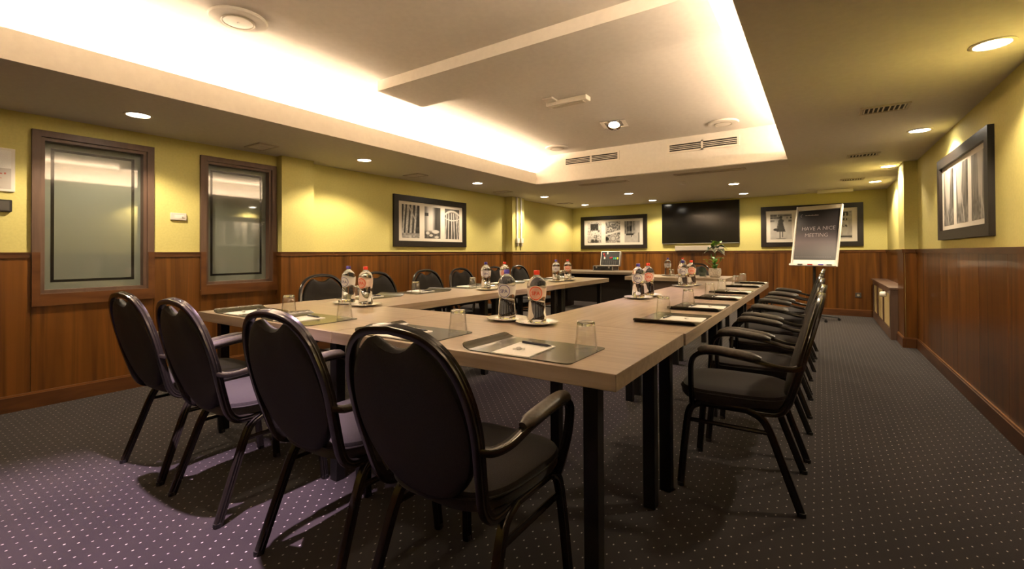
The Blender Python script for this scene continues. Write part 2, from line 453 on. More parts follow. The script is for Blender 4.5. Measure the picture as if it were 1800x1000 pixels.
# windows
for i, (y0, y1, z0, z1) in enumerate(WIN):
    e = empty('window_%d' % (i+1), (XL, (y0+y1)/2, z0)); e['kind'] = 'structure'
    e['label'] = ['tall interior window with frosted pane, nearest the camera', 'narrower-looking interior window with frosted pane, next to the wall pillar'][i]
    W2, HH = (y1-y0)/2, z1-z0
    def ringb(mb, a, b, z0_, z1_, t, x0, x1):
        mb.box(x0, x1, a, a+t, z0_, z1_); mb.box(x0, x1, b-t, b, z0_, z1_)
        mb.box(x0, x1, a+t, b-t, z0_, z0_+t); mb.box(x0, x1, a+t, b-t, z1_-t, z1_); return mb
    ringb(MB(), -W2, W2, 0, HH, .048, -.02, .028).build('casing', 'wood_dark', e)
    ringb(MB(), -W2+.048, W2-.048, .048, HH-.048, .024, -.075, .008).build('inner_frame', 'wood_dark', e)
    # wooden apron trim stepping round the lower half
    ap = MB()
    ap.box(.028, .038, -W2, -W2+.044, -.004, RAIL_Z1-z0); ap.box(.028, .038, W2-.044, W2, -.004, RAIL_Z1-z0)
    ap.box(0, .038, -W2, W2, -.045, -.004); ap.box(.028, .040, -W2+.044, W2-.044, -.004, .044)
    ap.build('apron_trim', 'wood_trim', e)
    g = MB().box(-.068, -.060, -W2+.07, W2-.07, .07, HH-.07).build('pane', 'window_glass', e)
    a, b, zb, zt = -W2+.115, W2-.115, .125, HH-.115
    ringb(MB(), a, b, zb, zt, .020, -.0602, -.0592).build('border_line', 'window_line', g)

# ------------------------------------------------------------------ tables
TH = .054
def table(name, x0, x1, y0, y1, label, lam, legs, group='conference tables'):
    e = empty(name, ((x0+x1)/2, (y0+y1)/2, 0)); tag(e, label, 'table', group)
    hx, hy = (x1-x0)/2, (y1-y0)/2
    MB().box(-hx, hx, -hy, hy, T-TH, T, .0015).build('tabletop', lam, e)
    lx, ly = hx-legs[0], hy-legs[1]; dx = legs[2] if len(legs) > 2 else 0.0
    for sx in (-1, 1):
        for sy in (-1, 1):
            MB().box(sx*lx-.026+dx, sx*lx+.026+dx, sy*ly-.026, sy*ly+.026, 0, T-TH, .002).build('leg', 'black_steel', e)
    fr = MB()
    for s_ in (-1, 1):
        fr.box(-lx+.026, lx-.026, s_*ly-.015, s_*ly+.015, T-TH-.028, T-TH)
        fr.box(s_*lx-.015, s_*lx+.015, -ly+.026, ly-.026, T-TH-.028, T-TH)
    fr.build('under_frame', 'black_steel', e)
    return e
G_ = .0015
table('conference_table', -3.292, -1.9-G_, 1.31, 2.13-G_, 'taupe laminate table on the near side, at its left-hand corner', 'laminate', (.100, .105))
table('conference_table', -1.9+G_, -.508, 1.31, 2.13-G_, 'taupe laminate table on the near side, at the corner closest to the camera', 'laminate', (.1075, .105, -.0125))
ys = [2.13, 3.463, 4.797, 6.13]
for i in range(3):
    table('conference_table', -1.312, -.500, ys[i]+G_, ys[i+1]-G_, ['first', 'middle', 'farthest'][i]+' taupe laminate table of the right-hand arm beside the armchair row', 'laminate_y', (.112, .085))
    table('conference_table', -3.27, -2.470, ys[i]+G_, ys[i+1]-G_, ['first', 'middle', 'farthest'][i]+' taupe laminate table of the left-hand arm below the window wall', 'laminate_y', (.112, .085))
e = table('conference_table', -2.45, -1.05, 6.70, 7.49, 'taupe laminate table at the far end carrying the potted plant', 'laminate', (.09, .09))
MB().box(-.60, .60, -.335, -.315, .30, T-TH).build('modesty_panel', 'panel_brown', e)
e = empty('side_desk', (-3.60, 8.5, 0)); tag(e, 'dark desk against the end wall carrying the open silver case', 'desk')
MB().box(-.85, .85, -.45, .45, T-.045, T, .002).build('desktop', 'desk_lam', e)
for sx in (-1, 1): MB().box(sx*.80-.02, sx*.80+.02, -.40, .40, 0, T-.045).build('end_panel', 'desk_black', e)
MB().box(-.78, .78, .10, .12, .12, T-.045).build('back_panel', 'desk_black', e)

# ------------------------------------------------------------------ chairs
# fluted tube section: three beads on the outer face
def flute(w, d):
    pts = []
    n = 9
    for i in range(n):
        t = i/(n-1)
        pts.append((-w+2*w*t, d*(.72+.28*abs(math.cos(PI*1.5*(2*t-1)))) if 0 < i < n-1 else d*.45))
    for i in range(5):
        t = i/4
        pts.append((w*.95-1.9*w*t, -d*(.55+.35*math.sin(PI*t))))
    return pts
def make_chair():
    r = empty('armchair')
    # seat cushion
    def seat_ring(k, zz):
        ring = []
        for i in range(36):
            a = 2*PI*i/36; ca, sa = math.cos(a), math.sin(a)
            x = math.copysign(abs(ca)**.55, ca); y = math.copysign(abs(sa)**.55, sa)
            wd = .235-.022*(1-y)/2
            ring.append((x*wd*k, .030+y*.235*(k if y < 0 else k), zz))
        return ring
    MB().loft([seat_ring(.84, .412), seat_ring(.95, .416), seat_ring(.995, .432), seat_ring(1.0, .456), seat_ring(.975, .472), seat_ring(.90, .480), seat_ring(.72, .486), seat_ring(.40, .489), seat_ring(.1, .490)]).build('seat', 'fabric', r)
    MB().sweep([Vector(p)+Vector((0, 0, .001)) for p in seat_ring(1.002, .4555)], circ(6, .0035), closed=True).build('seat_piping', 'back_vinyl', r)
    MB().loft([seat_ring(.80, .404), seat_ring(.84, .406), seat_ring(.84, .4125)], smooth=False).build('seat_board', 'black_plastic', r)
    # backrest panel: oval with a hand-hold notch at the top, on the reclined plane
    def rec(x, z, off=0.0):
        return (x, -.195-.277*(z-.44)+off, z+off*.27)
    out = []
    N = 56
    for i in range(N):
        a = -PI/2+2*PI*i/N
        x = .2155*math.copysign(abs(math.cos(a))**.93, math.cos(a)); z = .668+(.246 if math.sin(a) > 0 else .236)*math.sin(a)
        if z > .80 and abs(x) < .080:
            k = x/.080
            z = min(z, .866+.0305*k*k)
        out.append((x, z))
    def pr(k, off): return [rec(x*k, .66+(z-.66)*k, off) for x, z in out]
    MB().loft([pr(.5, -.019), pr(.90, -.018), pr(.975, -.014), pr(1.0, -.006), pr(1.0, .006), pr(.975, .016), pr(.90, .023), pr(.6, .030), pr(.2, .033)]).build('backrest', 'back_vinyl', r)
    fp = flute(.0165, .0135)
    half = [(.190, -.005, .408), (.196, -.11, .404), (.200, -.168, .414), (.203, -.200, .455), (.213, -.224, .53), (.224, -.246, .61), (.2285, -.263, .68), (.222, -.283, .755), (.198, -.302, .828), (.155, -.317, .880), (.095, -.326, .910), (.0, -.3295, .921)]
    path = crom(half, 5); path = path+[Vector((-p.x, p.y, p.z)) for p in reversed(path[:-1])]
    # section turned so the beads face outwards round the oval
    rings = []
    for i, p in enumerate(path):
        t = (path[min(i+1, len(path)-1)]-path[max(i-1, 0)]).normalized()
        nrm = Vector((0, -.963, -.267)) if p.z > .46 else Vector((0, -.963, -.267)).lerp(Vector((0, -.1, -1)), min(1, (.46-p.z)/.05)).normalized()
        o_ = nrm.cross(t)
        if o_.length < 1e-4: o_ = Vector((1, 0, 0))
        o_.normalize()
        if o_.dot(Vector((p.x, 0, p.z-.62 if p.z > .46 else -.2))) < 0: o_ = -o_
        n_ = t.cross(o_).normalized()
        if n_.y < 0: n_ = n_
        rings.append([p+n_*a+o_*b for a, b in fp])
    MB().loft(rings).build('back_frame', 'frame', r)
    tube = flute(.0165, .0145)
    for s_ in (-1, 1):
        fl = crom([(s_*.222, .245, 0), (s_*.212, .228, .20), (s_*.204, .212, .335), (s_*.200, .193, .383), (s_*.197, .150, .4045)], 4)
        rl = crom([(s_*.225, -.250, 0), (s_*.213, -.178, .20), (s_*.205, -.130, .330), (s_*.200, -.095, .380), (s_*.197, -.040, .4045)], 4)
        for q in (fl, rl):
            l_ = MB().sweep(q, tube, ref=(1, 0, 0)).build('leg', 'frame', r)
            MB().cyl(Vector(q[0])+Vector((0, 0, -.0)), Vector(q[0])+Vector((0, 0, .018)), .0165, 10).build('foot_cap', 'black_plastic', l_)
        MB().sweep([(s_*.197, .152, .4045), (s_*.197, -.042, .4045)], tube, ref=(1, 0, 0)).build('seat_rail', 'frame', r)
        MB().cyl((s_*.205, .214, .318), (s_*.206, -.128, .318), .0105, 8).build('stretcher', 'frame', r)
        ap = crom([(s_*.226, -.252, .628), (s_*.247, -.222, .618), (s_*.261, -.165, .622), (s_*.266, -.09, .640), (s_*.268, 0, .653), (s_*.268, .09, .660), (s_*.266, .150, .648), (s_*.262, .180, .610), (s_*.247, .187, .52), (s_*.212, .190, .398)], 5)
        ar = MB().sweep(ap, flute(.0145, .0115), ref=(0, 0, 1)).build('armrest', 'frame', r)
        pp = [p+Vector((0, 0, .016)) for p in ap[14:31]]
        k = len(pp); rad = [max(.45, min(1, (.55+i*.22), (.55+(k-1-i)*.22))) for i in range(k)]
        MB().sweep(pp, circ(12, .0245, .0190), ref=(0, 0, 1), rad=rad).build('arm_pad', 'pad', ar)
    return r
proto = make_chair()
chair_n = [0]
def chair(x, y, rz, label, group):
    o = proto if chair_n[0] == 0 else copy_tree(proto)
    chair_n[0] += 1
    o.location = (x, y, 0); o.rotation_euler = (0, 0, rz)
    tag(o, label, 'chair', group)
    return o
for i, (x, y, a) in enumerate([(-2.905, 1.142, .03), (-2.285, 1.140, .0), (-1.522, 1.145, 0), (-.934, 1.150, .0)]):
    chair(x, y, a, ['leftmost of the four black armchairs whose backs face the camera', 'second from left of the four black armchairs turned away from the camera',
                    'third from left of the four black armchairs turned away from the camera', 'large black armchair in the foreground, closest to the near table corner'][i], 'armchairs along the near table side')
SY = [2.515, 3.125, 3.895, 4.505, 5.33, 5.95]
for i, y in enumerate(SY):
    chair(-.335+[.012, .025, .022, .016, .030, .045][i], y, PI/2+[.01, -.01, 0, 0, .02, -.02][i],
          (ORD[i] if i < 5 else 'farthest')+' black armchair from the camera in the row beside the right-hand aisle', 'armchairs along the right-hand table arm')
LY = [2.49, 3.10, 3.82, 4.43, 5.16, 5.77]
for i, y in enumerate(LY):
    chair(-3.445, y, -PI/2,
          (ORD[i] if i < 5 else 'farthest')+' black armchair from the windows in the row behind the left-hand table arm', 'armchairs along the left-hand table arm')
chair(-1.70, 7.70, PI, 'single black armchair behind the far table, beside the potted plant', 'armchairs at the far table')

# ------------------------------------------------------------------ things on the tables
def mat_mesh():
    hx, hy = .230, .155
    ring = []
    for (cx, cy, a0) in ((hx-.02, hy-.02, 0), (-hx+.02, hy-.02, PI/2), (-hx+.02, -hy+.02, PI), (hx-.02, -hy+.02, 1.5*PI)):
        for k in range(5):
            a = a0+PI/2*k/4; ring.append((cx+.02*math.cos(a), cy+.02*math.sin(a)))
    nx, ny = 24, 2
    def lift(x): return .020*max(0, (-x-.175)/.055)**2
    rows = []
    xs = [-hx, -hx+.004, -hx+.012, -hx+.02]+[-.19+.02*k for k in range(20)]+[hx-.02, hx-.008, hx-.002, hx]
    vs = []; fs = []
    for x in xs:
        e = min(x+hx, hx-x)
        yy = hy if e >= .02 else hy-.02+math.sqrt(max(0, .02**2-(.02-e)**2))
        z = lift(x)
        vs += [(x, -yy, z), (x, yy, z), (x, yy, z+.0035), (x, -yy, z+.0035)]
    n = len(xs)
    for i in range(n-1):
        a, b = i*4, i*4+4
        for k in range(4):
            fs.append((a+k, a+(k+1) % 4, b+(k+1) % 4, b+k))
    fs.append((0, 1, 2, 3)); fs.append((n*4-4, n*4-1, n*4-2, n*4-3))
    return MB().add(vs, fs).mesh('desk_mat', 'leather')
ME = {}
ME['mat'] = mat_mesh()
ME['pad'] = MB().box(-.078, .078, -.105, .105, 0, .004).mesh('notepad', 'paper')
p_ = MB().cyl((-.066, 0, .0055), (.052, 0, .0055), .0048, 10); p_.cyl((.052, 0, .0055), (.070, 0, .0055), .0048, 10, r2=.001)
ME['pen'] = p_.mesh('pen', 'pen')
ME['pen_clip'] = MB().box(-.064, -.022, -.0012, .0012, .0100, .0118).mesh('clip', 'silver')
m_ = MB().lathe([(0, 0), (.007, .0005), (.011, .004), (.011, .006), (.007, .0095), (0, .010)], 14)
for s_ in (-1, 1): m_.add([(s_*.009, 0, .005), (s_*.022, -.008, .001), (s_*.024, 0, .006), (s_*.022, .008, .003), (s_*.009, 0, .0062)], [(0, 1, 2), (0, 2, 3), (4, 2, 1), (4, 3, 2)])
ME['mint'] = m_.mesh('wrapped_mint', 'candy')
ME['tumbler'] = MB().lathe([(.0310, .091), (.0405, .002), (.0418, .0), (.0432, .002), (.0335, .093), (.0325, .094)], 32).mesh('tumbler', 'glass')
ME['tumbler_base'] = MB().lathe([(0, .0915), (.0300, .0910), (.0330, .0945), (.0325, .1020), (.0310, .105), (.027, .105), (.025, .1035), (0, .1030)], 32).mesh('thick_base', 'glass_base')
ME['plate'] = MB().lathe([(0, 0), (.062, 0), (.066, .002), (.108, .014), (.110, .0158), (.108, .0166), (.075, .0075), (.062, .0052), (0, .0052)], 40).mesh('saucer', 'porcelain')
ME['doily'] = MB().lathe([(0, 0), (.066, 0), (.066, .0006), (0, .0006)], 30).mesh('doily', 'doily')
bprof = [(0, 0), (.034, 0), (.045, .004), (.0485, .012), (.0475, .035), (.0445, .075), (.042, .105), (.0435, .122), (.0475, .145), (.0495, .175), (.0490, .196), (.0455, .209), (.034, .224), (.022, .236), (.0145, .242), (.0135, .2455), (0, .2455)]
ME['bottle'] = MB().lathe(bprof, 40).mesh('bottle_body', 'water')
cap = [(0, .2457), (.0150, .2457), (.0155, .248), (.0155, .266), (.0140, .268), (0, .268)]
def prof_r(z):
    for (r0, z0), (r1, z1) in zip(bprof, bprof[1:]):
        if z0 <= z <= z1 and z1 > z0: return r0+(r1-r0)*(z-z0)/(z1-z0)
    return .05
def wrap(mb, zc, off):
    """bend flat lettering (x right, y up) round the bottle, facing local -Y"""
    vs = []
    for x, y, z in mb.v:
        r = prof_r(zc+y)+off+z; a = -PI/2+x/.0495
        vs.append((r*math.cos(a), r*math.sin(a), zc+y))
    mb.v = vs; return mb
def disc_mb(r0, r1, n=32, d=.0):
    m_ = MB(); rings = [r1+(r0-r1)*k/5 for k in range(6)]
    vs = []; fs = []
    for q in rings:
        for i in range(n): vs.append((q*math.cos(2*PI*i/n), q*math.sin(2*PI*i/n), d))
    for k in range(5):
        for i in range(n):
            j = (i+1) % n; fs.append((k*n+i, k*n+j, (k+1)*n+j, (k+1)*n+i))
    return m_.add(vs, fs)
for c_ in ('blue', 'red'):
    ME['cap_'+c_] = MB().lathe(cap, 20).mesh('cap', 'cap_'+c_)
    n = 72; vs = []; fs = []
    for i in range(n):
        a = 2*PI*i/n; k = .5-.5*math.cos(3*(a+PI/2))
        zb, zt = .116+.020*k, .192-.014*k
        for q in range(6):
            z = zb+(zt-zb)*q/5; r = prof_r(z)+.0006; vs.append((r*math.cos(a), r*math.sin(a), z))
    for i in range(n):
        j = (i+1) % n
        for q in range(5): fs.append((i*6+q, j*6+q, j*6+q+1, i*6+q+1))
    ME['label_'+c_] = MB().add(vs, fs, True).mesh('paper_label', 'label_'+c_)
    ME['disc_'+c_] = wrap(disc_mb(.001, .037), .154, .0010).mesh('emblem_disc', 'disc_'+c_)
    ME['ring_'+c_] = wrap(disc_mb(.030, .0345), .154, .0014).mesh('emblem_ring', 'ink_'+c_)
    ME['word_'+c_] = wrap(text_mb('SPA', .026, .0003, bold=.0006), .153, .0016).mesh('lettering', 'ink_'+c_)
def inst(name, me, parent=None, loc=(0, 0, 0), rz=0.0, scale=None):
    o = bpy.data.objects.new(name, me); COL.objects.link(o); o.parent = parent
    o.location = loc; o.rotation_euler = (0, 0, rz)
    return o
def tumbler(x, y, z, label, group):
    t = empty('tumbler', (x, y, z)); tag(t, label, 'glass', group)
    inst('glass_wall', ME['tumbler'], t); inst('thick_base', ME['tumbler_base'], t)
def setting(x, y, rz, which, group, glass, pen_rz=.12, mint=(.0, .02), mo=(0, 0), pad_x=.0):
    """desk mat + notepad + pen + mint at a place; (x, y) = mat centre, local +Y points away from the sitter"""
    R_ = Matrix.Rotation(rz, 4, 'Z')
    def wpt(a, b, z): v = R_ @ Vector((a, b, 0)); return (x+v.x, y+v.y, z)
    tag(inst('desk_mat', ME['mat'], None, (x, y, T), rz), 'dark leather desk mat '+which, 'desk mat', 'desk mats '+group)
    tag(inst('notepad', ME['pad'], None, wpt(-.01+pad_x, -.05, T+.0035), rz+.05), 'white paper notepad '+which, 'notepad', 'notepads '+group)
    pe = empty('pen', wpt(-.005+pad_x, .03, T+.0075+.0002), rz-.08+pen_rz*0); tag(pe, 'dark ballpoint pen '+which, 'pen', 'pens '+group)
    inst('barrel', ME['pen'], pe); inst('clip', ME['pen_clip'], pe)
    tag(inst('wrapped_mint', ME['mint'], None, wpt(-.02+pad_x, -.07, T+.0075), rz+.6), 'small wrapped mint '+which, 'sweet', 'mints '+group)
    if glass:
        on = abs((R_.inverted() @ Vector((glass[0]-x, glass[1]-y, 0))).x) < .226 and abs((R_.inverted() @ Vector((glass[0]-x, glass[1]-y, 0))).y) < .15
        tumbler(glass[0], glass[1], T+(.0036 if on else .0), 'upturned clear glass tumbler '+which, 'tumblers '+group)
FW = ['at the leftmost place of the near table side', 'at the second place from left on the near table side', 'at the third place from left on the near table side', 'at the place by the near table corner']
for i, (x, gx, gy) in enumerate([(-2.925, -2.73, 1.585), (-2.365, -2.20, 1.60), (-1.545, -1.355, 1.578), (-.905, -.722, 1.565)]):
    setting(x, 1.490, 0, FW[i], 'on the near table side', (gx, gy))
for i, y0 in enumerate([2.36, 2.995, 3.755, 4.345, 5.20, 5.80]):
    setting(-.662, y0+.205, PI/2, 'at the '+(ORD[i] if i < 5 else 'farthest')+' place along the right-hand table arm', 'on the right-hand arm', (-.752, [2.688, 3.293, 4.04, 4.60, 5.45, 5.98][i]))
for i, y in enumerate(LY):
    setting(-3.10, y+.02, -PI/2, 'at the '+(ORD[i] if i < 5 else 'farthest')+' place along the left-hand table arm', 'on the left-hand arm', ([-3.05, -3.03, -3.03, -3.0, -2.98, -2.97][i], [2.346, 2.95, 3.77, 4.30, 5.0, 5.60][i]))
def bottle(x, y, c_, where, face=None, plate=True, pxy=None):
    px, py = pxy or (x, y)
    if plate:
        p = empty('saucer', (px, py, T)); tag(p, f'white porcelain saucer under the {c_}-capped water bottle '+where, 'saucer', 'saucers under the water bottles')
        inst('dish', ME['plate'], p); inst('doily', ME['doily'], p, (0, 0, .0054))
    b = empty('water_bottle', (x, y, T+(.0062 if plate else 0)), (math.atan2(-y, -x)+PI/2) if face is None else face)
    tag(b, f'clear {c_}-capped water bottle '+where, 'bottle', 'water bottles on the tables')
    inst('bottle_body', ME['bottle'], b); inst('cap', ME['cap_'+c_], b)
    l = inst('paper_label', ME['label_'+c_], b); inst('emblem_disc', ME['disc_'+c_], l); inst('emblem_ring', ME['ring_'+c_], l); inst('lettering', ME['word_'+c_], l)
def fc(x, y, d=0): return math.atan2(-y, -x)+PI/2+d
for (bx, rx, where, d0, d1) in [((-2.855, 2.11), (-2.632, 2.085), 'at the left corner of the near tables', -.7, -.7),
                                ((-1.412, 2.050), (-1.205, 2.020), 'at the middle of the near tables', -.35, -.12),
                                ((-2.728, 3.60), (-2.643, 3.80), 'halfway along the left-hand arm', 0, 0),
                                ((-2.748, 5.08), (-2.702, 5.31), 'near the far end of the left-hand arm', 0, 0),
                                ((-1.190, 3.555), (-1.185, 3.79), 'on the first half of the right-hand arm', -.05, .1),
                                ((-1.192, 4.98), (-1.160, 5.22), 'near the far end of the right-hand arm', .1, .1),
                                ((-1.939, 7.18), (-1.735, 7.25), 'on the far table', 0, 0)]:
    bottle(bx[0], bx[1], 'blue', where, fc(*bx, d0)); bottle(rx[0], rx[1], 'red', where, fc(*rx, d1))
tumbler(-1.845, 7.05, T, 'upturned clear glass tumbler on the far table by the bottles', 'tumblers on the far table')

# ------------------------------------------------------------------ ceiling fittings and their lamps
def spot(parent, loc, aim, watts, color, size, blend, radius=.03):
    l = bpy.data.lights.new('lamp', 'SPOT'); l.energy = watts; l.color = color
    l.spot_size = size; l.spot_blend = blend; l.shadow_soft_size = radius
    o = bpy.data.objects.new('lamp', l); COL.objects.link(o); o.parent = parent
    o.location = loc; d = Vector(aim); o.rotation_euler = d.to_track_quat('-Z', 'Y').to_euler()
    return o
ME['dl_ring'] = MB().lathe([(.070, 0), (.088, 0), (.090, -.003), (.086, -.006), (.072, -.006), (.070, -.004), (.070, 0)], 32).mesh('ring', 'lamp_ring')
ME['dl_lens'] = MB().lathe([(0, -.0025), (.070, -.0025), (.070, -.001), (0, -.001)], 32).mesh('lens', 'lamp')
DL = [(-4.21, 1.277, 'above the nearer interior window'), (-4.20, 3.312, 'above the wall pillar beside the windows'), (-4.23, 5.382, 'above the triptych on the left wall'), (-4.25, 7.42, 'above the white cable trunking'), (-4.25, 9.20, 'in the far left corner'),
      (.732, 3.262, 'closest to the camera above the right wall'), (.728, 5.246, 'above the triptych on the right wall'), (.71, 7.239, 'above the right wall pillar'), (.70, 8.72, 'in the far right corner'),
      (-2.80, 7.89, 'in front of the end wall, left of the television, nearer one'), (-2.78, 9.217, 'close to the end wall, left of the television'), (-1.082, 7.724, 'in front of the end wall, right of the television, nearer one'), (-1.12, 9.112, 'close to the end wall, right of the television')]
for x, y, wh in DL:
    e = empty('downlight', (x, y, ZC)); tag(e, 'round recessed downlight '+wh, 'light', 'recessed downlights in the soffit')
    inst('ring', ME['dl_ring'], e); inst('lens', ME['dl_lens'], e)
    spot(e, (0, 0, -.012), (0, 0, -1), SPOT_W, SPOT_C, math.radians(137), .38, .05)
def gimbal(x, y, aim, label, watts):
    e = empty('gimbal_spotlight', (x, y, ZU)); tag(e, label, 'light', 'gimbal spotlights in the coffer')
    R = Matrix.Rotation(.2, 4, 'Z')
    f = MB()
    for s_ in (-1, 1):
        f.box(s_*.095, s_*.14, -.14, .14, -.010, 0); f.box(-.095, .095, s_*.095, s_*.14, -.010, 0)
    f.tf(R).build('square_frame', 'chrome', e)
    d = Vector(aim).normalized()
    MB().lathe([(.040, .015), (.072, -.04), (.076, -.042), (.070, -.034), (.032, .015)], 24).tf(d.to_track_quat('-Z', 'Y').to_matrix().to_4x4()).build('reflector', 'chrome', e)
    MB().lathe([(0, -.034), (.042, -.030), (.048, -.018), (.038, -.006), (0, -.002)], 20).tf(d.to_track_quat('-Z', 'Y').to_matrix().to_4x4()).build('bulb', 'lamp', e)
    spot(e, d*.09, aim, watts, GIMBAL_C, math.radians(60), .5, .02)
gimbal(-1.91, 4.92, (.12, -.42, -1), 'square chrome gimbal spotlight between the ceiling speakers', GIMBAL_W*.12)
gimbal(-1.75, .74, (-.16, -.17, -1), 'square chrome gimbal spotlight above the near chairs', GIMBAL_W)
def speaker(x, y, label):
    e = empty('ceiling_speaker', (x, y, ZU)); tag(e, label, 'speaker', 'round ceiling speakers')
    MB().lathe([(0, 0), (.160, 0), (.163, -.006), (.155, -.016), (.100, -.022), (.096, -.020), (0, -.020)], 40).build('rim', 'ceiling', e)
    MB().lathe([(.090, -.0195), (.094, -.0255), (.088, -.0265), (.084, -.0215)], 40).build('groove_ring', 'vent_metal', e)
    MB().lathe([(0, -.0195), (.082, -.0195), (.080, -.024), (.0, -.0245)], 36).build('grille', 'vent_white', e)
    MB().lathe([(0, -.0245), (.007, -.0245), (.006, -.028), (0, -.029)], 12).build('centre_badge', 'white_plastic', e)
speaker(-2.966, 1.398, 'large round ceiling speaker closest to the camera')
speaker(-.886, 5.581, 'round ceiling speaker at the far right of the coffer')
speaker(-2.999, 5.590, 'round ceiling speaker at the far left of the coffer')
e = empty('emergency_light', (-1.97, 3.90, ZU)); tag(e, 'white box-shaped emergency light beyond the cross beam', 'emergency light')
MB().box(-.21, .21, -.05, .05, -.045, 0, .006).build('housing', 'vent_white', e)
MB().box(-.17, .17, -.030, .030, -.054, -.045, .004).build('diffuser', 'vent_metal', e)
MB().box(-.19, -.08, -.17, -.06, -.018, 0, .004).build('mounting_plate', 'vent_white', e)
def grille(x, y, label):
    e = empty('ceiling_vent', (x, y, ZC)); tag(e, label, 'vent', 'square air vents in the soffit')
    f = MB()
    for s_ in (-1, 1):
        f.box(s_*.125, s_*.143, -.095, .095, -.010, 0); f.box(-.125, .125, s_*.077, s_*.095, -.010, 0)
    f.build('vent_frame', 'vent_metal', e)
    MB().box(-.125, .125, -.077, .077, -.0025, 0).build('backing', 'vent_dark', e)
    me = MB().box(-.004, .004, -.077, .077, -.009, -.002).mesh('louvre', 'vent_white')
    for k in range(9):
        inst('louvre', me, e, (-.112+.028*k, 0, 0)).rotation_euler = (0, .8 if k < 5 else -.8, 0)
for y, wh in ((2.321, 'nearest the windows'), (4.353, 'near the left wall triptych'), (6.384, 'left of the far soffit edge'), (8.682, 'in the far left corner')):
    grille(-4.47, y, 'small louvred ceiling vent on the left soffit '+wh)
for y, wh in ((4.281, 'closest to the camera'), (6.223, 'second from the camera'), (8.246, 'farthest from the camera')):
    grille(.40, y, 'small louvred ceiling vent on the right soffit '+wh)
for x0, x1, wh in ((-3.07, -2.28, 'left'), (-1.586, -.80, 'right')):
    e = empty('wall_vent', ((x0+x1)/2, CY1, 2.40)); tag(e, f'long white slatted air grille on the {wh} of the far coffer face', 'vent', 'slatted grilles on the coffer face')
    h = (x1-x0)/2
    f = MB()
    for a, b in ((-h-.025, -h), (-.012, .012), (h, h+.025)): f.box(a, b, -.012, 0, -.02, .105)
    f.box(-h, h, -.012, 0, -.02, 0); f.box(-h, h, -.012, 0, .085, .105); f.build('grille_frame', 'vent_white', e)
    MB().box(-h, h, -.003, 0, 0, .085).build('backing', 'vent_dark', e)
    for a in (-1, 1):
        me = MB().box(min(a*.012, a*h), max(a*.012, a*h), -.010, -.003, -.0035, .0035).mesh('slat', 'vent_white')
        for k in range(3): inst('slat', me, e, (0, 0, .0215+.0213*k))
for x0, x1, y, wh in ((-3.05, -2.29, 6.42, 'left'), (-1.61, -.75, 6.32, 'right')):
    e = empty('slot_diffuser', ((x0+x1)/2, y, ZC-.006)); tag(e, f'narrow linear slot diffuser under the far soffit, {wh}-hand one', 'vent', 'slot diffusers under the far soffit')
    h = (x1-x0)/2
    MB().box(-h, h, -.055, -.022, -.012, 0).box(-h, h, .022, .055, -.012, 0).box(-h, -h+.03, -.022, .022, -.012, 0).box(h-.03, h, -.022, .022, -.012, 0).build('slot_frame', 'vent_metal', e)
    MB().box(-h+.03, h-.03, -.022, .022, -.003, 0).build('slot', 'vent_dark', e)
e = empty('smoke_detector', (-1.685, 7.08, ZC)); tag(e, 'small round white smoke detector on the far soffit', 'smoke detector')
MB().lathe([(0, 0), (.050, 0), (.050, -.012), (0, -.012)], 24).build('base', 'white_plastic', e)
MB().lathe([(0, -.012), (.040, -.012), (.034, -.035), (0, -.038)], 24).build('sensor_head', 'white_plastic', e)
e = empty('screen_case', (.225, 9.46, ZC)); tag(e, 'slim white case on the ceiling above the right end-wall picture', 'screen case')
MB().box(-.25, .25, -.055, .055, -.05, 0, .006).build('housing', 'vent_white', e)
MB().box(-.24, .24, -.012, .012, -.054, -.05).build('slot', 'vent_metal', e)

# ------------------------------------------------------------------ framed pictures (flat prints as fine coloured grids)
rs = np.random.RandomState(3)
PW, PH = 44, 60
UU, VV = np.meshgrid(np.linspace(0, 1, PW), np.linspace(0, 1, PH))   # v up
def nz(a, b):
    g = rs.rand(b+2, a+2)
    x = UU*a; y = VV*b; i = x.astype(int); j = y.astype(int); fx = x-i; fy = y-j
    return (g[j, i]*(1-fx)+g[j, i+1]*fx)*(1-fy)+(g[j+1, i]*(1-fx)+g[j+1, i+1]*fx)*fy
def sm(a, b, x): t = np.clip((x-a)/(b-a), 0, 1); return t*t*(3-2*t)
def bar(x0, slope, w): return 1-sm(w*.6, w, np.abs(UU-(x0+slope*(VV-.5))))
def ell(cx, cy, rx, ry): return 1-sm(.8, 1.1, np.sqrt(((UU-cx)/rx)**2+((VV-cy)/ry)**2))
def rect(a, b, c_, d): return ((UU > a) & (UU < b) & (VV > c_) & (VV < d)).astype(float)
def over(g, m_, val): return g*(1-m_)+val*m_
def ph_birch():
    g = .08+.25*nz(14, 20)*nz(30, 40)
    for x0, w_ in ((.10, .06), (.30, .08), (.52, .075), (.75, .06)):
        g = over(g, bar(x0, .12, w_), .55+.35*nz(20, 40))
    g = over(g, bar(.8, -.9, .05)*(VV > .55), .7); g = over(g, rect(.82, 1, .35, .66), .06)
    return over(g, (VV < .14)*1.0, .35+.5*nz(12, 20))
def ph_mist():
    g = .35+.25*nz(18, 3)
    g = over(g, sm(.05, .3, UU)*(1-sm(.45, .62, UU)), .88); g = over(g, sm(.60, .66, UU), .10+.15*nz(20, 2))
    g = over(g, rect(0, .25, .70, .80), .12); g = over(g, 1-sm(.18, .28, VV), .15+.3*nz(10, 16))
    for x, y, a, b in ((.68, .22, .24, .06), (.2, .17, .12, .05), (.4, .1, .12, .04), (.75, .05, .14, .04)): g = over(g, ell(x, y, a, b), .85)
    return g
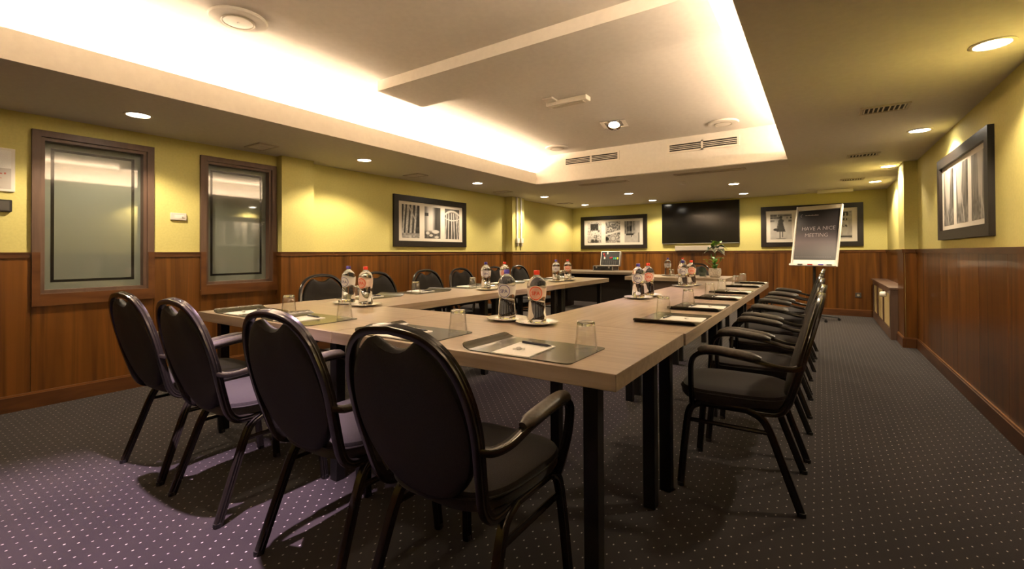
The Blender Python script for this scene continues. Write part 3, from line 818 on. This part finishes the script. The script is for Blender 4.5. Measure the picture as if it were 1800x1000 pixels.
def ph_tower():
    g = .12+.25*nz(26, 4)
    for x0, sl in ((.08, -.08), (.25, -.03), (.45, .0), (.62, .05), (.80, .12), (.92, .15)): g = over(g, bar(x0, -sl, .035)*(VV < .88), .75+.15*nz(6, 20))
    arc = np.abs(VV-(.93-.9*(UU-.5)**2*.55)); g = over(g, 1-sm(.02, .045, arc), .9)
    g = over(g, (VV > .95)*1.0, .2); return over(g, (1-sm(.01, .025, np.abs(VV-(.62+.3*(UU-.5)**2)))), .8)
def ph_crowd():
    g = .70+.15*nz(6, 8); g = over(g, rect(.22, .78, .60, .93), .07); g = over(g, rect(.22, .8, 0, .12), .2+.2*nz(8, 4))
    for x, y in ((.35, .42), (.58, .46), (.80, .38)): g = over(g, ell(x, y, .13, .16), .82); g = over(g, ell(x, y+.19, .06, .05), .3)
    g = over(g, rect(.3, .45, 0, .18)+rect(.55, .68, 0, .18), .12); return over(g, (nz(18, 24) > .72)*.8, .25)
def ph_car():
    g = .35+.5*nz(12, 12); g = over(g, (nz(20, 24) > .6)*.7, .15)
    g = over(g, 1-sm(.02, .06, np.abs(VV-(.38+.18*UU))), .9); r = np.sqrt(((UU-.52)/.22)**2+((VV-.20)/.16)**2)
    g = over(g, 1-sm(.95, 1.1, r), .75); g = over(g, (1-sm(.05, .12, np.abs(r-.75)))*.9, .2); return over(g, ell(.08, .18, .16, .1), .05)
def ph_street():
    g = .62+.12*nz(8, 8); g = over(g, rect(0, .72, .40, 1), .18+.4*nz(9, 12)); g = over(g, rect(.2, .45, .52, .75), .05)
    for x in (.12, .3, .55, .68): g = over(g, bar(x, 0, .02)*(VV > .38), .75)
    g = over(g, rect(.1, .6, .33, .42), .08); g = over(g, bar(.93, .0, .03)*(VV < .45), .25); return over(g, bar(.45, 0, .03)*rect(0, 1, .25, .4), .1)
def ph_woman():
    g = .66+.12*nz(8, 8)
    for y, n_ in ((.93, .5), (.84, .35), (.72, .3)): g = over(g, (1-sm(.02, .05, np.abs(VV-y)))*(nz(9, 3) > .35), .18+.3*nz(14, 6))
    sk = .18
    g = over(g, ell(.50, .86, .075, .055), sk); g = over(g, ell(.50, .68, .11, .14), sk+.03)
    wd = .09+.32*(.66-VV); g = over(g, (np.abs(UU-.50) < wd)*((VV > .30) & (VV < .66)), sk)
    g = over(g, rect(.43, .475, .05, .31)+rect(.54, .585, .07, .31), .25); g = over(g, ell(.27, .38, .13, .055), .10)
    g = over(g, bar(.34, .25, .03)*((VV > .40) & (VV < .75)), .3); return over(g, ell(.50, .03, .25, .02), .4)
def ph_wall():
    g = .60+.2*nz(10, 12); g = over(g, bar(.42, -.05, .028), .06)
    for a, b, c_, d in ((.05, .3, .86, .95), (.5, .95, .82, .97), (.05, .28, .70, .76), (.55, .9, .66, .74), (.08, .36, .50, .58), (.02, .2, .30, .38), (.6, .8, .42, .5)):
        g = over(g, rect(a, b, c_, d)*(nz(22, 10) > .42), .15)
    g = over(g, rect(0, 1, .04, .09), .1); g = over(g, ell(.05, .15, .12, .2), .08); return over(g, rect(.62, .80, .12, .42), .75)
def ph_bench():
    g = .25+.4*nz(10, 14); g = over(g, rect(.2, .8, .5, .9), .7); g = over(g, rect(.3, .7, .15, .4), .12); return g
def ph_city(k):
    def f():
        t = [(.30, .75), (.18, .80), (.55, .88)][k]
        g = .25+.35*nz(16, 5); w_ = .10+.28*VV*(1.1-.3*k)
        g = over(g, 1-sm(.7, 1.0, np.abs(UU-t[0]-.1)/w_), .82); g = over(g, sm(.80, .95, UU), .12+.2*nz(5, 30))
        g = over(g, 1-sm(.20, .42, VV), .18+.5*nz(14, 22)); g = over(g, bar(.25+.2*k, -.5, .05)*(VV < .5), .75)
        if k == 2: g = over(g, bar(.72, 0, .03), .85)
        return g
    return f
def photo(fn, w_, h_, parent, x, label):
    g = np.clip(fn(), 0, 1)**1.6*.60+.010
    vs = [(x-w_/2+w_*i/(PW-1), -.0120, -h_/2+h_*j/(PH-1)) for j in range(PH) for i in range(PW)]
    fs = [(j*PW+i, j*PW+i+1, (j+1)*PW+i+1, (j+1)*PW+i) for j in range(PH-1) for i in range(PW-1)]
    me = bpy.data.meshes.new('photo'); me.from_pydata(vs, [], fs)
    at = me.color_attributes.new('Col', 'FLOAT_COLOR', 'POINT')
    c4 = np.ones((PH*PW, 4), dtype=np.float32); gg = g.reshape(-1); c4[:, 0] = gg; c4[:, 1] = gg*.93; c4[:, 2] = gg*.85
    at.data.foreach_set('color', c4.ravel()); me.materials.append(MT['photo']); me.update()
    o = bpy.data.objects.new('photo', me); COL.objects.link(o); o.parent = parent; o['label'] = label
def picture(loc, rz, W_, H_, fns, label, tilt=0):
    """hangs with its back on local y=0, facing local -Y"""
    e = empty('framed_picture', loc, rz); tag(e, label, 'picture', 'framed black and white triptychs')
    f = MB(); b = .082; hw, hh = W_/2, H_/2
    def trap(p): f.add(p, [(0, 1, 2, 3), (4, 7, 6, 5), (0, 4, 5, 1), (1, 5, 6, 2), (2, 6, 7, 3), (3, 7, 4, 0)])
    co = [(-hw, -hh), (hw, -hh), (hw, hh), (-hw, hh)]; ci = [(-hw+b, -hh+b), (hw-b, -hh+b), (hw-b, hh-b), (-hw+b, hh-b)]
    for k in range(4):
        j = (k+1) % 4
        q = [co[k], co[j], ci[j], ci[k]]
        trap([(x, -.034, z) for x, z in q]+[(x, 0, z) for x, z in q])
    f.build('frame', 'frame_black', e)
    MB().box(-hw+b, hw-b, -.0112, 0, -hh+b, hh-b).build('mount', 'mount', e)
    for k, (fn, lb) in enumerate(fns):
        photo(fn, .345, .475, e, (-.445, 0, .445)[k], lb)
bw = 'black and white photo of '
picture((XW, 5.083, 1.577), PI/2, 1.545, .727, [(ph_birch, bw+'pale slanting trunks'), (ph_mist, bw+'a misty gap between dark columns'), (ph_tower, bw+'a ribbed round structure')], 'black-framed triptych on the left wall behind the left chair row')
picture((-3.867, YB, 1.573), 0, 1.558, .741, [(ph_crowd, bw+'people at a stall'), (ph_car, bw+'a car wheel'), (ph_street, bw+'a street corner')], 'black-framed triptych on the end wall left of the television')
picture((-.146, YB, 1.582), 0, 1.545, .750, [(ph_woman, bw+'a person in a dress walking with a bag'), (ph_bench, bw+'a bench'), (ph_wall, bw+'a wall with signs and a pole')], 'black-framed triptych on the end wall partly hidden by the flip chart')
picture((XR, 4.950, 1.577), -PI/2, 1.535, .722, [(ph_city(0), bw+'a bright street canyon'), (ph_city(1), bw+'a pale avenue between buildings'), (ph_city(2), bw+'a tall pale tower')], 'black-framed triptych on the right-hand wall closest to the camera')

# ------------------------------------------------------------------ television and bracket
e = empty('television', (-2.02, YB, 1.285)); tag(e, 'large black flat television on the end wall', 'television')
MB().box(-.74, .74, -.06, -.015, 0, .845, .004).build('body', 'black_plastic', e)
MB().box(-.728, .728, -.0625, -.0600, .020, .835).build('screen', 'black_gloss', e)
MB().box(-.735, .735, -.064, -.0605, .002, .014).build('bottom_trim', 'silver', e)
MB().box(-.25, .25, -.015, -.001, .2, .65).build('wall_bracket', 'black_plastic', e)
e = empty('speaker_bar', (-2.03, YB, 1.141)); tag(e, 'long pale sound bar mounted under the television', 'speaker')
MB().box(-.46, .46, -.085, 0, .0, .105, .008).build('housing', 'bar_beige', e)
MB().box(-.44, .44, -.088, -.085, .012, .090).build('grille', 'bar_beige', e)

# ------------------------------------------------------------------ flip chart
e = empty('flip_chart', (-.085, 8.98, 0), -.40); tag(e, 'white flip chart on a black stand showing a dark welcome poster', 'flip chart')
MB().cyl((0, .03, .06), (0, .03, .885), .020, 14).build('pole', 'black_steel', e)
MB().lathe([(0, .05), (.035, .05), (.035, .09), (.022, .10), (0, .10)], 16, (0, .03, 0)).build('hub', 'black_steel', e)
for k in range(5):
    a = 2*PI*k/5+.55; ca, sa = math.cos(a), math.sin(a)
    l_ = MB().sweep([(ca*.03, .03+sa*.03, .075), (ca*.18, .03+sa*.18, .068), (ca*.33, .03+sa*.33, .045)], circ(10, .016, .012), rad=[1.2, 1, .8]).build('leg', 'black_steel', e)
    MB().lathe([(0, -.012), (.020, -.012), (.022, 0), (.020, .012), (0, .012)], 14).tf(Matrix.Translation((ca*.33, .03+sa*.33, .0225)) @ Matrix.Rotation(PI/2, 4, 'X')).build('caster', 'black_plastic', l_)
TL = Matrix.Translation((0, 0, .875)) @ Matrix.Rotation(-.235, 4, 'X')
def onb(mb, name, m_, p=e): return mb.tf(TL).build(name, m_, p)
bd = onb(MB().box(-.345, .345, -.012, .012, 0, 1.03, .004), 'board', 'white_plastic')
onb(MB().box(-.345, -.325, -.030, -.012, 0, 1.03).box(.325, .345, -.030, -.012, 0, 1.03), 'side_profile', 'white_plastic')
onb(MB().box(-.325, .325, -.026, -.012, .965, 1.03, .003), 'clamp_bar', 'vent_metal')
onb(MB().box(-.345, .345, -.075, -.012, -.006, .006).box(-.345, .345, -.078, -.072, -.006, .026), 'pen_tray', 'white_plastic')
for x, c_ in ((-.17, 'grey'), (-.02, 'red'), (.14, 'purple'), (.26, 'grey')):
    onb(MB().cyl((x-.035, -.085, .012), (x+.035, -.085, .012), .010, 10), 'marker', 'c_'+c_).__setitem__('label', c_+' board marker')
MT['poster'] = mat('poster_print', rough=.35, spec=.5)
q = nd(MT['poster'], 'ShaderNodeTexCoord'); g1 = nd(MT['poster'], 'ShaderNodeSeparateXYZ'); g2 = nd(MT['poster'], 'ShaderNodeValToRGB')
lk(MT['poster'], q.outputs['Generated'], g1.inputs[0]); lk(MT['poster'], g1.outputs['Z'], g2.inputs['Fac'])
el = g2.color_ramp.elements; el[0].position = .0; el[0].color = (.060, .058, .060, 1); el[1].position = 1; el[1].color = (.007, .007, .008, 1)
for p_, c_ in ((.12, (.10, .09, .092)), (.35, (.145, .112, .120)), (.60, (.040, .032, .036))):
    n_ = el.new(p_); n_.color = (*c_, 1)
lk(MT['poster'], g2.outputs['Color'], MT['poster'].node_tree.nodes['Principled BSDF'].inputs['Base Color'])
sh = onb(MB().box(-.318, .318, -.0150, -.0125, .036, .955), 'paper_sheet', 'paper')
po = onb(MB().box(-.312, .312, -.0172, -.0152, .105, .955), 'poster', 'poster', e)
MT['poster_ink'] = mat('poster_lettering', (.42, .36, .37), .5)
def ontext(txt, size, x, z, bold=0, al='CENTER', nm='lettering'):
    t = text_mb(txt, size, .0008, al, bold); t.v = [(v[0]*.92+x, -.0178-v[2], v[1]+z) for v in t.v]
    onb(t, nm, 'poster_ink', po)
ontext('HAVE A NICE', .092, .02, .635, -.0012); ontext('MEETING', .092, .0, .520, -.0012)
lg = MB()   # small crescent mark and an unreadable line beside it
lg.sweep([(-.245+.020*math.cos(a), -.0178, .865+.026*math.sin(a)) for a in [PI*.45+PI*.9*k/8 for k in range(9)]], circ(5, .0028))
for k in range(12): lg.box(-.195+.017*k, -.184+.017*k, -.0185, -.0172, .862, .872+.006*(k % 3 == 0))
for k in range(16): lg.box(-.285+.034*k, -.260+.034*k, -.0185, -.0172, .150, .154)
onb(lg, 'small_print', 'poster_ink', po)

# ------------------------------------------------------------------ left wall fittings
e = empty('wall_poster', (XL, .475, 1.573)); tag(e, 'white framed notice at the left picture edge beside the window', 'poster')
MB().box(0, .014, -.265, .265, 0, .309, .002).build('frame', 'white_plastic', e)
MB().box(.014, .0150, -.245, .245, .018, .165).build('lower_print', 'c_white' if 0 else MT.setdefault('pgrey', mat('poster_grey', (.50, .46, .42), .5)), e)
MB().box(.014, .0150, -.245, .245, .165, .292).build('upper_print', 'paper', e)
sc = MB()
for k, (z, y0, y1) in enumerate(((.122, .02, .22), (.092, -.02, .20), (.060, .02, .13))):
    y = y0
    while y < y1:
        sc.box(.0150, .0156, y, y+.010, z, z+.004+.004*((int(y*997)+k) % 3)); y += .019
sc.build('small_print', MT.setdefault('pink_ink', mat('faded_red_ink', (.45, .12, .09), .6)), e)
e = empty('wall_box', (XL, .56, 1.428)); tag(e, 'small dark box on the wall under the framed notice', 'control box')
MB().box(0, .03, -.164, .164, 0, .086, .004).build('housing', 'black_plastic', e)
MB().box(.03, .032, -.15, .15, .010, .076).build('face', MT.setdefault('dgrey', mat('dark_grey', (.06, .055, .05), .4)), e)
e = empty('thermostat', (XL, 1.752, 1.427)); tag(e, 'small cream thermostat between the two interior windows', 'thermostat')
MB().box(0, .022, -.062, .062, 0, .066, .004).build('housing', 'mount', e)
MB().box(.022, .024, -.035, .040, .018, .048).build('face_plate', 'white_plastic', e)
MB().lathe([(0, 0), (.008, 0), (.008, .006), (0, .006)], 12).tf(Matrix.Translation((.024, .030, .028)) @ Matrix.Rotation(PI/2, 4, 'Y')).build('dial', 'vent_metal', e)
e = empty('cable_trunking', (P2, 7.255, 1.24)); tag(e, 'pair of white cable conduits with outlets on the far left pillar', 'conduit')
for y in (-.070, .068):
    MB().box(0, .022, y-.022, y+.022, .15, ZC-1.24).build('conduit', 'white_plastic', e)
    b_ = MB().box(0, .045, y-.042, y+.042, .060, .150, .004).build('outlet_box', 'white_plastic', e)
    MB().box(.010, .040, y-.020, y+.020, 0, .060, .004).build('plug', 'vent_metal', b_)

# ------------------------------------------------------------------ right wall radiator cover, end wall socket
e = empty('radiator_cover', (XR, 8.60, 0)); tag(e, 'dark wooden radiator cover with cream panels in the far right corner', 'radiator cover')
MB().box(-.225, -.02, -1.16, 1.16, .63, .66, .003).build('top', 'wood_dark', e)
for s_ in (-1, 1): MB().box(-.208, -.035, s_*1.15, s_*1.12, 0, .63).build('side_panel', 'wood_dark', e)
f = MB().box(-.208, -.19, -1.12, 1.12, .57, .63).box(-.208, -.19, -1.12, 1.12, 0, .13)
for y in (-1.09, -.30, .45, 1.09): f.box(-.208, -.19, y-.05, y+.05, .13, .57)
f.build('front_frame', 'wood_dark', e)
for a, b in ((-1.04, -.35), (-.25, .40), (.50, 1.04)): MB().box(-.196, -.192, a, b, .13, .57).build('mesh_panel', 'cream', e)
v_ = MB().lathe([(0, 0), (.030, .004), (.036, .02), (.034, .06), (.026, .075), (0, .078)], 18).tf(Matrix.Translation((-.208, -.78, .545)) @ Matrix.Rotation(-PI/2, 4, 'Y')).build('valve_knob', 'white_plastic', e)
e = empty('wall_socket', (.543, YB-.014, .365)); tag(e, 'grey wall socket low on the end wall panelling', 'socket')
MB().box(-.042, .042, -.012, 0, -.04, .04, .003).build('plate', MT['dgrey'], e)
MB().lathe([(0, 0), (.020, 0), (.020, .003), (0, .003)], 16).tf(Matrix.Translation((0, -.012, 0)) @ Matrix.Rotation(PI/2, 4, 'X')).build('outlet', 'silver', e)

# ------------------------------------------------------------------ open case of workshop materials
e = empty('tool_case', (-3.54, 8.47, T+.002)); tag(e, 'open black and silver case of markers and tools on the side desk', 'case')
b_ = MB().box(-.20, .20, 0, .30, .004, .092).build('case_base', 'black_plastic', e)
rim = MB()
for x in (-.20, .20):
    for y in (0, .30): rim.box(x-.008, x+.008, y-.008, y+.008, 0, .096)
for z in (.004, .092):
    for y in (0, .30): rim.box(-.20, .20, y-.008, y+.008, z-.006, z+.006)
    for x in (-.20, .20): rim.box(x-.008, x+.008, 0, .30, z-.006, z+.006)
rim.build('base_edge', 'silver', e)
MB().box(-.05, .05, -.022, -.008, .045, .058, .003).build('handle', 'black_plastic', b_)
for x in (-.13, .13): MB().box(x-.016, x+.016, -.014, -.008, .05, .085).build('latch', 'silver', b_)
LM = Matrix.Translation((.03, .30, .096)) @ Matrix.Rotation(-.22, 4, 'X')
lid = MB().box(-.20, .20, -.010, .06, 0, .285).tf(LM).build('lid', 'black_plastic', e)
rim = MB()
for x in (-.20, .20): rim.box(x-.006, x+.006, -.02, .062, -.006, .291)
for z in (0, .285): rim.box(-.20, .20, -.02, .062, z-.006, z+.006)
rim.tf(LM).build('lid_edge', 'silver', e)
for x, z, c_, h in ((-.14, .215, 'red', .035), (-.06, .225, 'white', .045), (-.12, .125, 'white', .05), (-.12, .18, 'red', .02), (.0, .14, 'red', .03), (.035, .14, 'pink', .035), (.075, .12, 'green', .045), (.115, .12, 'teal', .045), (.155, .12, 'yellow', .045)):
    MB().box(x-.014, x+.014, -.026, -.010, z, z+h, .003).tf(LM).build('marker', 'c_'+c_, lid).__setitem__('label', c_+' item held in the case lid')
for k in range(7): MB().box(-.16+.045*k, -.135+.045*k, -.018, -.010, .02, .095, .002).tf(LM).build('tool', MT['dgrey'], lid)

# ------------------------------------------------------------------ plant, vase and tealight
e = empty('potted_plant', (-1.253, 7.10, T)); tag(e, 'leafy potted plant in a rough pale pot on the far table', 'plant')
MB().lathe([(0, 0), (.060, 0), (.072, .01), (.084, .06), (.084, .10), (.076, .128), (.070, .128), (.072, .10), (0, .098)], 28).build('pot', 'pot', e)
MB().lathe([(0, .10), (.070, .10), (.068, .106), (0, .112)], 20).build('soil', MT.setdefault('soil', mat('soil', (.03, .02, .012), .95)), e)
def leaf(base, tip, w_, m_, bend=.02, wavy=0.0, name='leaf'):
    A, B = Vector(base), Vector(tip); d = B-A; L = d.length; d.normalize()
    s_ = d.cross(Vector((0, 0, 1)))
    if s_.length < .1: s_ = Vector((1, 0, 0))
    s_.normalize(); u_ = s_.cross(d).normalized()
    vs = []; fs = []; n = 10; w_ *= 1.3
    for i in range(n+1):
        t = i/n; hw = w_*(math.sin(PI*min(1, t**.75)))*.5+.0008; c0 = A+d*L*t+u_*bend*math.sin(PI*t)
        for k in (-1, -.5, 0, .5, 1):
            vs.append(c0+s_*hw*k+u_*(abs(k)*hw*.35+wavy*math.sin(9*t+3*k)))
    for i in range(n):
        for k in range(4): a = i*5+k; fs.append((a, a+1, a+6, a+5))
    mb = MB().add(vs, fs, True); o = mb.build(name, m_, e)
    md = o.modifiers.new('thickness', 'SOLIDIFY'); md.thickness = .0012
    return o
def stem(pts, r=.004): MB().sweep(crom(pts, 5), circ(6, r)).build('stem', 'leaf', e)
stem([(0, 0, .10), (.0, .0, .25), (.01, 0, .38), (.03, 0, .46)])
stem([(.01, 0, .10), (-.03, .01, .22), (-.05, 0, .33)]); stem([(0, .01, .10), (.05, 0, .2), (.09, .0, .25)]); stem([(0, 0, .1), (-.06, 0, .18), (-.13, 0, .23)], .003)
leaf((.0, .03, .45), (.10, -.08, .49), .11, 'leaf_bright', .03); leaf((-.03, .02, .42), (.06, -.02, .505), .09, 'leaf_bright', .02)
leaf((.02, .02, .44), (-.05, -.02, .53), .030, 'leaf_pale', .01)
leaf((.02, 0, .40), (.14, -.06, .33), .085, 'leaf_pale', .02, .006); leaf((.02, .0, .42), (.16, .01, .40), .10, 'leaf_dark', .03, .004)
leaf((.0, 0, .41), (-.09, -.07, .37), .08, 'leaf_dark', .03, .004); leaf((0, -.01, .40), (-.14, -.02, .345), .06, 'leaf_pale', .02, .005)
leaf((0, 0, .38), (.02, -.12, .35), .09, 'leaf_pale', .03, .006); leaf((0, -.02, .42), (.06, -.10, .415), .09, 'leaf_dark', .02)
leaf((.0, 0, .40), (.15, -.10, .315), .04, 'leaf_pale', .01, .003); leaf((-.02, 0, .40), (-.05, -.09, .41), .06, 'leaf_pale', .02)
for a, z, l, m_ in ((.2, .28, .09, 'leaf'), (1.3, .26, .08, 'leaf_bright'), (2.6, .29, .09, 'leaf'), (3.5, .25, .08, 'leaf_bright'), (4.3, .21, .10, 'leaf'), (5.2, .24, .10, 'leaf_bright'), (4.8, .17, .08, 'leaf'), (.8, .18, .07, 'leaf'), (3.9, .15, .06, 'leaf_bright'), (5.6, .14, .06, 'leaf')):
    leaf((0, 0, z-.04), (l*math.cos(a), l*math.sin(a), z), .045, m_, .012)
leaf((.07, 0, .24), (.13, -.02, .27), .04, 'leaf'); leaf((-.10, 0, .22), (-.16, -.02, .25), .035, 'leaf_bright')
e = empty('dark_vase', (-1.455, 7.27, T)); tag(e, 'small smoky glass vase left of the potted plant', 'vase')
MB().lathe([(0, 0), (.040, 0), (.052, .02), (.054, .08), (.048, .135), (.045, .135), (.050, .08), (.048, .02), (0, .006)], 24).build('glass_body', 'vase', e)
MB().lathe([(0, .008), (.045, .010), (.047, .05), (0, .055)], 18).build('filling', 'leaf_dark', e)
e = empty('tealight', (-1.375, 7.03, T)); tag(e, 'tiny yellow tealight in front of the smoky vase', 'candle')
MB().lathe([(0, 0), (.019, 0), (.020, .016), (.0185, .016), (.018, .012), (0, .012)], 18).build('cup', 'silver', e)
MB().lathe([(0, .012), (.0175, .012), (.0175, .0145), (0, .0150)], 16).build('wax', 'wax', e)
